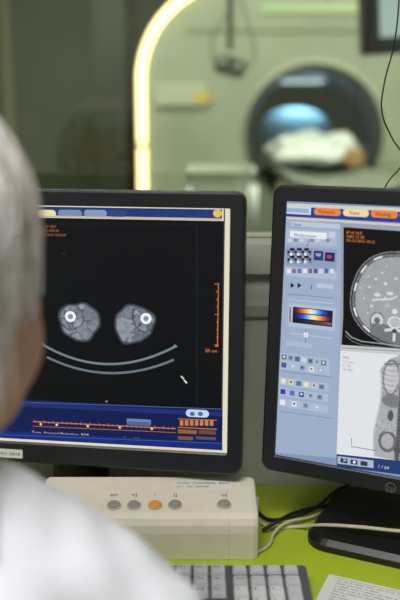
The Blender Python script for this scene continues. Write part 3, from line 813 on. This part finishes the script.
for s in(-1,1):
    w=arm(bm,s,-.003)
    pd=Vector((-s*.12,.95,-.12)).normalized(); sd=Vector((s*1,0.13*1,0)).normalized(); dn=Vector((0,0,-1))
    pc=w+pd*.045
    ell(bm,pc,(.036,.045,.015),(-.12,0,s*.12))
    limb(bm,[(w,.023),(w+pd*.03,.024)])
    for k_,(o_,L) in enumerate([(-.028,.062),(-.0095,.072),(.0095,.078),(.028,.070)]):
        b0=pc+sd*(o_*1)+pd*.035
        limb(bm,[(b0,.0095),(b0+pd*L*.45+dn*.002,.0088),(b0+pd*L*.75+dn*.012,.008),(b0+pd*L*.92+dn*.024,.007)],seg=10)
    t0=pc-sd*.03-pd*.015
    limb(bm,[(t0,.012),(t0-sd*.02+pd*.025,.0105),(t0-sd*.024+pd*.05+dn*.006,.009)],seg=10)
    hxp=bx_+s*.085
    limb(bm,[((hxp,.50,.535),.078),((hxp+s*.02,.70,.535),.068),((hxp+s*.03,.90,.525),.052),((hxp+s*.03,.895,.36),.050),((hxp+s*.03,.88,.11),.034)],seg=18)
    limb(bm,[((hxp+s*.03,.865,.05),.034),((hxp+s*.035,.95,.042),.034),((hxp+s*.04,1.02,.03),.026)],seg=14)
remesh_obj('body',bm,SK,.0055,per,3,'fair skin')
for s in(-1,1):
    bm=bmesh.new(); ell(bm,(s*.031,.081,.014),(.012,.0115,.010),M=HM)
    mesh_obj('eye',bm,mat('eye_white',(230,228,222),.2),per,Matrix(),smooth=True)
    bm=bmesh.new(); ell(bm,(s*.031,.0905,.014),(.005,.003,.005),M=HM)
    mesh_obj('iris',bm,mat('iris_blue',(70,90,110),.2),per,Matrix(),smooth=True)
    bm=bmesh.new(); limb(bm,[((s*.016,.093,.038),.003),((s*.032,.092,.044),.0035),((s*.048,.078,.040),.002)],M=HM)
    mesh_obj('eyebrow',bm,mat('grey_brow',(150,145,138),.9),per,Matrix(),smooth=True)
bm=bmesh.new(); ell(bm,(0,.0905,-.0565),(.022,.007,.0045),M=HM); ell(bm,(0,.090,-.0640),(.018,.007,.005),M=HM)
mesh_obj('lips',bm,mat('lips',(176,104,98),.5),per,Matrix(),smooth=True)
def hair_mat(nm,lo,hi):
    m=bpy.data.materials.new(nm); m.use_nodes=True; nt=m.node_tree; b=nt.nodes['Principled BSDF']
    tc=nt.nodes.new('ShaderNodeTexCoord'); mp=nt.nodes.new('ShaderNodeMapping'); mp.inputs['Scale'].default_value=(80,80,8)
    nz=nt.nodes.new('ShaderNodeTexNoise'); nz.inputs['Scale'].default_value=1.0; nz.inputs['Detail'].default_value=5
    rp=nt.nodes.new('ShaderNodeValToRGB'); e=rp.color_ramp.elements; e[0].position=.38; e[0].color=lin(lo)+[1]; e[1].position=.58; e[1].color=lin(hi)+[1]
    nt.links.new(tc.outputs['Object'],mp.inputs[0]); nt.links.new(mp.outputs[0],nz.inputs[0]); nt.links.new(nz.outputs['Fac'],rp.inputs[0]); nt.links.new(rp.outputs[0],b.inputs['Base Color']); b.inputs['Roughness'].default_value=.45
    return m
HMAT=hair_mat('grey_hair',(150,134,124),(214,206,200)); HST=hair_mat('silver_hair_strands',(188,174,164),(252,250,248))
bm=bmesh.new()
ell(bm,(0,-.026,.038),(.084,.094,.094),M=HM,seg=32)
for s in(-1,1): ell(bm,(s*.062,-.006,.006),(.023,.046,.032),(0,0,0),M=HM); ell(bm,(s*.052,-.045,-.02),(.03,.04,.055),(0,0,0),M=HM)
ell(bm,(0,-.066,-.03),(.062,.040,.075),M=HM)
hair=remesh_obj('hair',bm,HMAT,.005,per,4,'short fluffy silver-grey hair',disp=.004,dscale=.016)
spl=[]
for i in range(3000):
    az=random.uniform(0,2*math.pi); fx,fy=math.cos(az),math.sin(az)
    endt=60 if fy>.6 else (84 if fy>.3 else 92)
    pts=[]
    t0=random.uniform(4,30) if random.random()<.4 else random.uniform(30,74); rr_=random.uniform(.985,1.05) if random.random()<.85 else random.uniform(1.05,1.10); aj=random.uniform(-.3,.3); ph=random.uniform(0,6)
    for kk in range(5):
        th=math.radians(t0+(endt-t0)*kk/4); a2=az+aj*kk/4+.03*math.sin(ph+kk*1.7); rq=rr_+.012*math.sin(ph*2+kk*2)
        pts.append(HM@Vector((.086*rq*math.sin(th)*math.cos(a2),-.026+.096*rq*math.sin(th)*math.sin(a2),.038+.096*rq*math.cos(th))))
    if fy<=.30:
        Ld=random.uniform(.020,.055) if fy>-.35 else random.uniform(.05,.11)
        fl_=random.uniform(-.05,.03)
        for kk in(1,2): 
            q=Vector((.086*rr_*math.cos(a2)*(1+(fl_-.02)*kk),-.026+.096*rr_*math.sin(a2)*(1+(fl_-.03)*kk),.034-Ld*kk/2)); pts.append(HM@q)
    spl.append(pts)
curve_obj('hair_strands',spl,.00075,HST,hair,'fine silver-white strands')
CM=mat('white_cotton',(234,235,244),.85,.03,30,.15)
bm=bmesh.new(); torso(bm,.014)
for s in(-1,1): arm(bm,s,.014)
ell(bm,(bx_,.50,.56),(.175,.12,.08),seg=32)
for s in(-1,1): limb(bm,[((bx_+s*.085,.52,.545),.094),((bx_+s*.10,.68,.545),.084)],seg=18)
coat=remesh_obj('lab_coat',bm,CM,.007,per,5,'white cotton lab coat',disp=.011,dscale=.045)
bm=bmesh.new()
n=40; loops=[]
for r_,z,dy in [(.066,.990,0),(.070,1.030,.004),(.074,1.035,.004),(.082,1.028,.0),(.098,.992,0),(.092,.985,0)]:
    loops.append([(-.211+r_*math.cos(2*math.pi*i/n),.532+dy+r_*1.0*math.sin(2*math.pi*i/n),z-.03*max(0,math.sin(2*math.pi*i/n))) for i in range(n)])
loft(bm,loops+[loops[0]])
mesh_obj('collar',bm,CM,coat,Matrix(),smooth=True)
for z in(.62,.70,.78,.86):
    bm=bmesh.new(); M_,_=zalign((bx_,.60+.015+(.012 if z>.8 else 0)+.012,z),(bx_,.70,z)); cyl(bm,.007,.007,-.004,.003,16,M_); mesh_obj('button',bm,M_tray,coat,Matrix())
TM=mat('dark_trousers',(44,50,66),.85,.08,40,.1)
bm=bmesh.new(); ell(bm,(bx_,.49,.55),(.16,.11,.085),seg=28)
for s in(-1,1):
    hxp=bx_+s*.085
    limb(bm,[((hxp,.50,.537),.081),((hxp+s*.02,.70,.537),.073),((hxp+s*.03,.90,.525),.060),((hxp+s*.03,.895,.36),.060),((hxp+s*.03,.88,.12),.052)],seg=18)
remesh_obj('trousers',bm,TM,.008,per,4,'dark trousers')
SM=mat('white_clog',(224,224,220),.5)
for s in(-1,1):
    hxp=bx_+s*.115
    bm=bmesh.new(); limb(bm,[((hxp,.855,.046),.044),((hxp+s*.005,.95,.044),.043),((hxp+s*.01,1.02,.036),.034)],seg=16)
    bx(bm,hxp-.04,hxp+.045,.82,1.045,0.002,.02)
    remesh_obj('shoe',bm,SM,.006,per,4,'white work shoe')
st=empty('office_stool',(bx_,.47,0),'black round office stool under the seated person','stool')
bm=bmesh.new(); loft(bm,[XY(circ(r,36,bx_,.50),z) for r,z in((.15,.395),(.185,.40),(.195,.42),(.19,.44),(.15,.448))],True,True); mesh_obj('seat',bm,M_black,st,Matrix(),smooth=False)
bm=bmesh.new(); cyl(bm,.025,.025,.10,.30,20,T(bx_,.50,0)); cyl(bm,.016,.016,.30,.396,20,T(bx_,.50,0)); mesh_obj('gas_column',bm,M_metal,st,Matrix())
for i in range(5):
    a=2*math.pi*i/5+.3; q=(bx_+.25*math.cos(a),.50+.25*math.sin(a))
    bm=bmesh.new(); rod(bm,(bx_,.50,.11),(q[0],q[1],.075),.02,.013); mesh_obj('leg',bm,M_black,st,Matrix())
    bm=bmesh.new(); rod(bm,(q[0]-.015,q[1],.028),(q[0]+.015,q[1],.028),.026,n=20); rod(bm,(q[0],q[1],.03),(q[0],q[1],.078),.007); mesh_obj('caster',bm,M_black,st,Matrix())

# ================= lights
def area(name,loc,sx,sy,pw,col,rot=(0,0,0)):
    l=bpy.data.lights.new(name,'AREA'); l.shape='RECTANGLE'; l.size=sx; l.size_y=sy; l.energy=pw; l.color=col
    o=bpy.data.objects.new(name,l); o.location=loc; o.rotation_euler=rot; COL.objects.link(o); return o
def panel(x,y,z,sx,sy,label):
    e=empty('ceiling_light',(x,y,z),label,'ceiling light',group='ceiling light panels')
    bm=bmesh.new(); bx(bm,x-sx/2-.02,x+sx/2+.02,y-sy/2-.02,y+sy/2+.02,z-.02,z-.0005); mesh_obj('housing',bm,M_frame,e,Matrix())
    bm=bmesh.new(); bx(bm,x-sx/2,x+sx/2,y-sy/2,y+sy/2,z-.024,z-.0195); mesh_obj('diffuser',bm,mat('diffuser',(240,240,235),.6,emit=(255,250,240),es=1.0),e,Matrix())
panel(-.4,-.2,2.6,1.2,.6,'flat rectangular light panel in the control room ceiling')
area('room_light',(-.4,-.2,2.56),1.2,.6,36,(1,.98,.97))
panel(-.6,3.2,2.8,1.2,.6,'flat rectangular light panel in the scan room ceiling')
area('scan_room_light',(-.6,3.2,2.76),1.2,.6,48,(1,.99,.94))
area('scan_room_light',(1.4,3.4,2.76),1.2,.6,52,(1,.99,.94))
area('bore_fill',(gx,GY+.6,gz+.29),.22,.3,2.2,(.85,.93,1))  # added fill lamp, lifts the dark inside of the bore
panel(1.4,3.4,2.8,1.2,.6,'flat rectangular light panel in the scan room ceiling')
w=bpy.data.worlds.new('world'); scene.world=w; w.use_nodes=True; w.node_tree.nodes['Background'].inputs[0].default_value=(.5,.55,.5,1); w.node_tree.nodes['Background'].inputs[1].default_value=.3
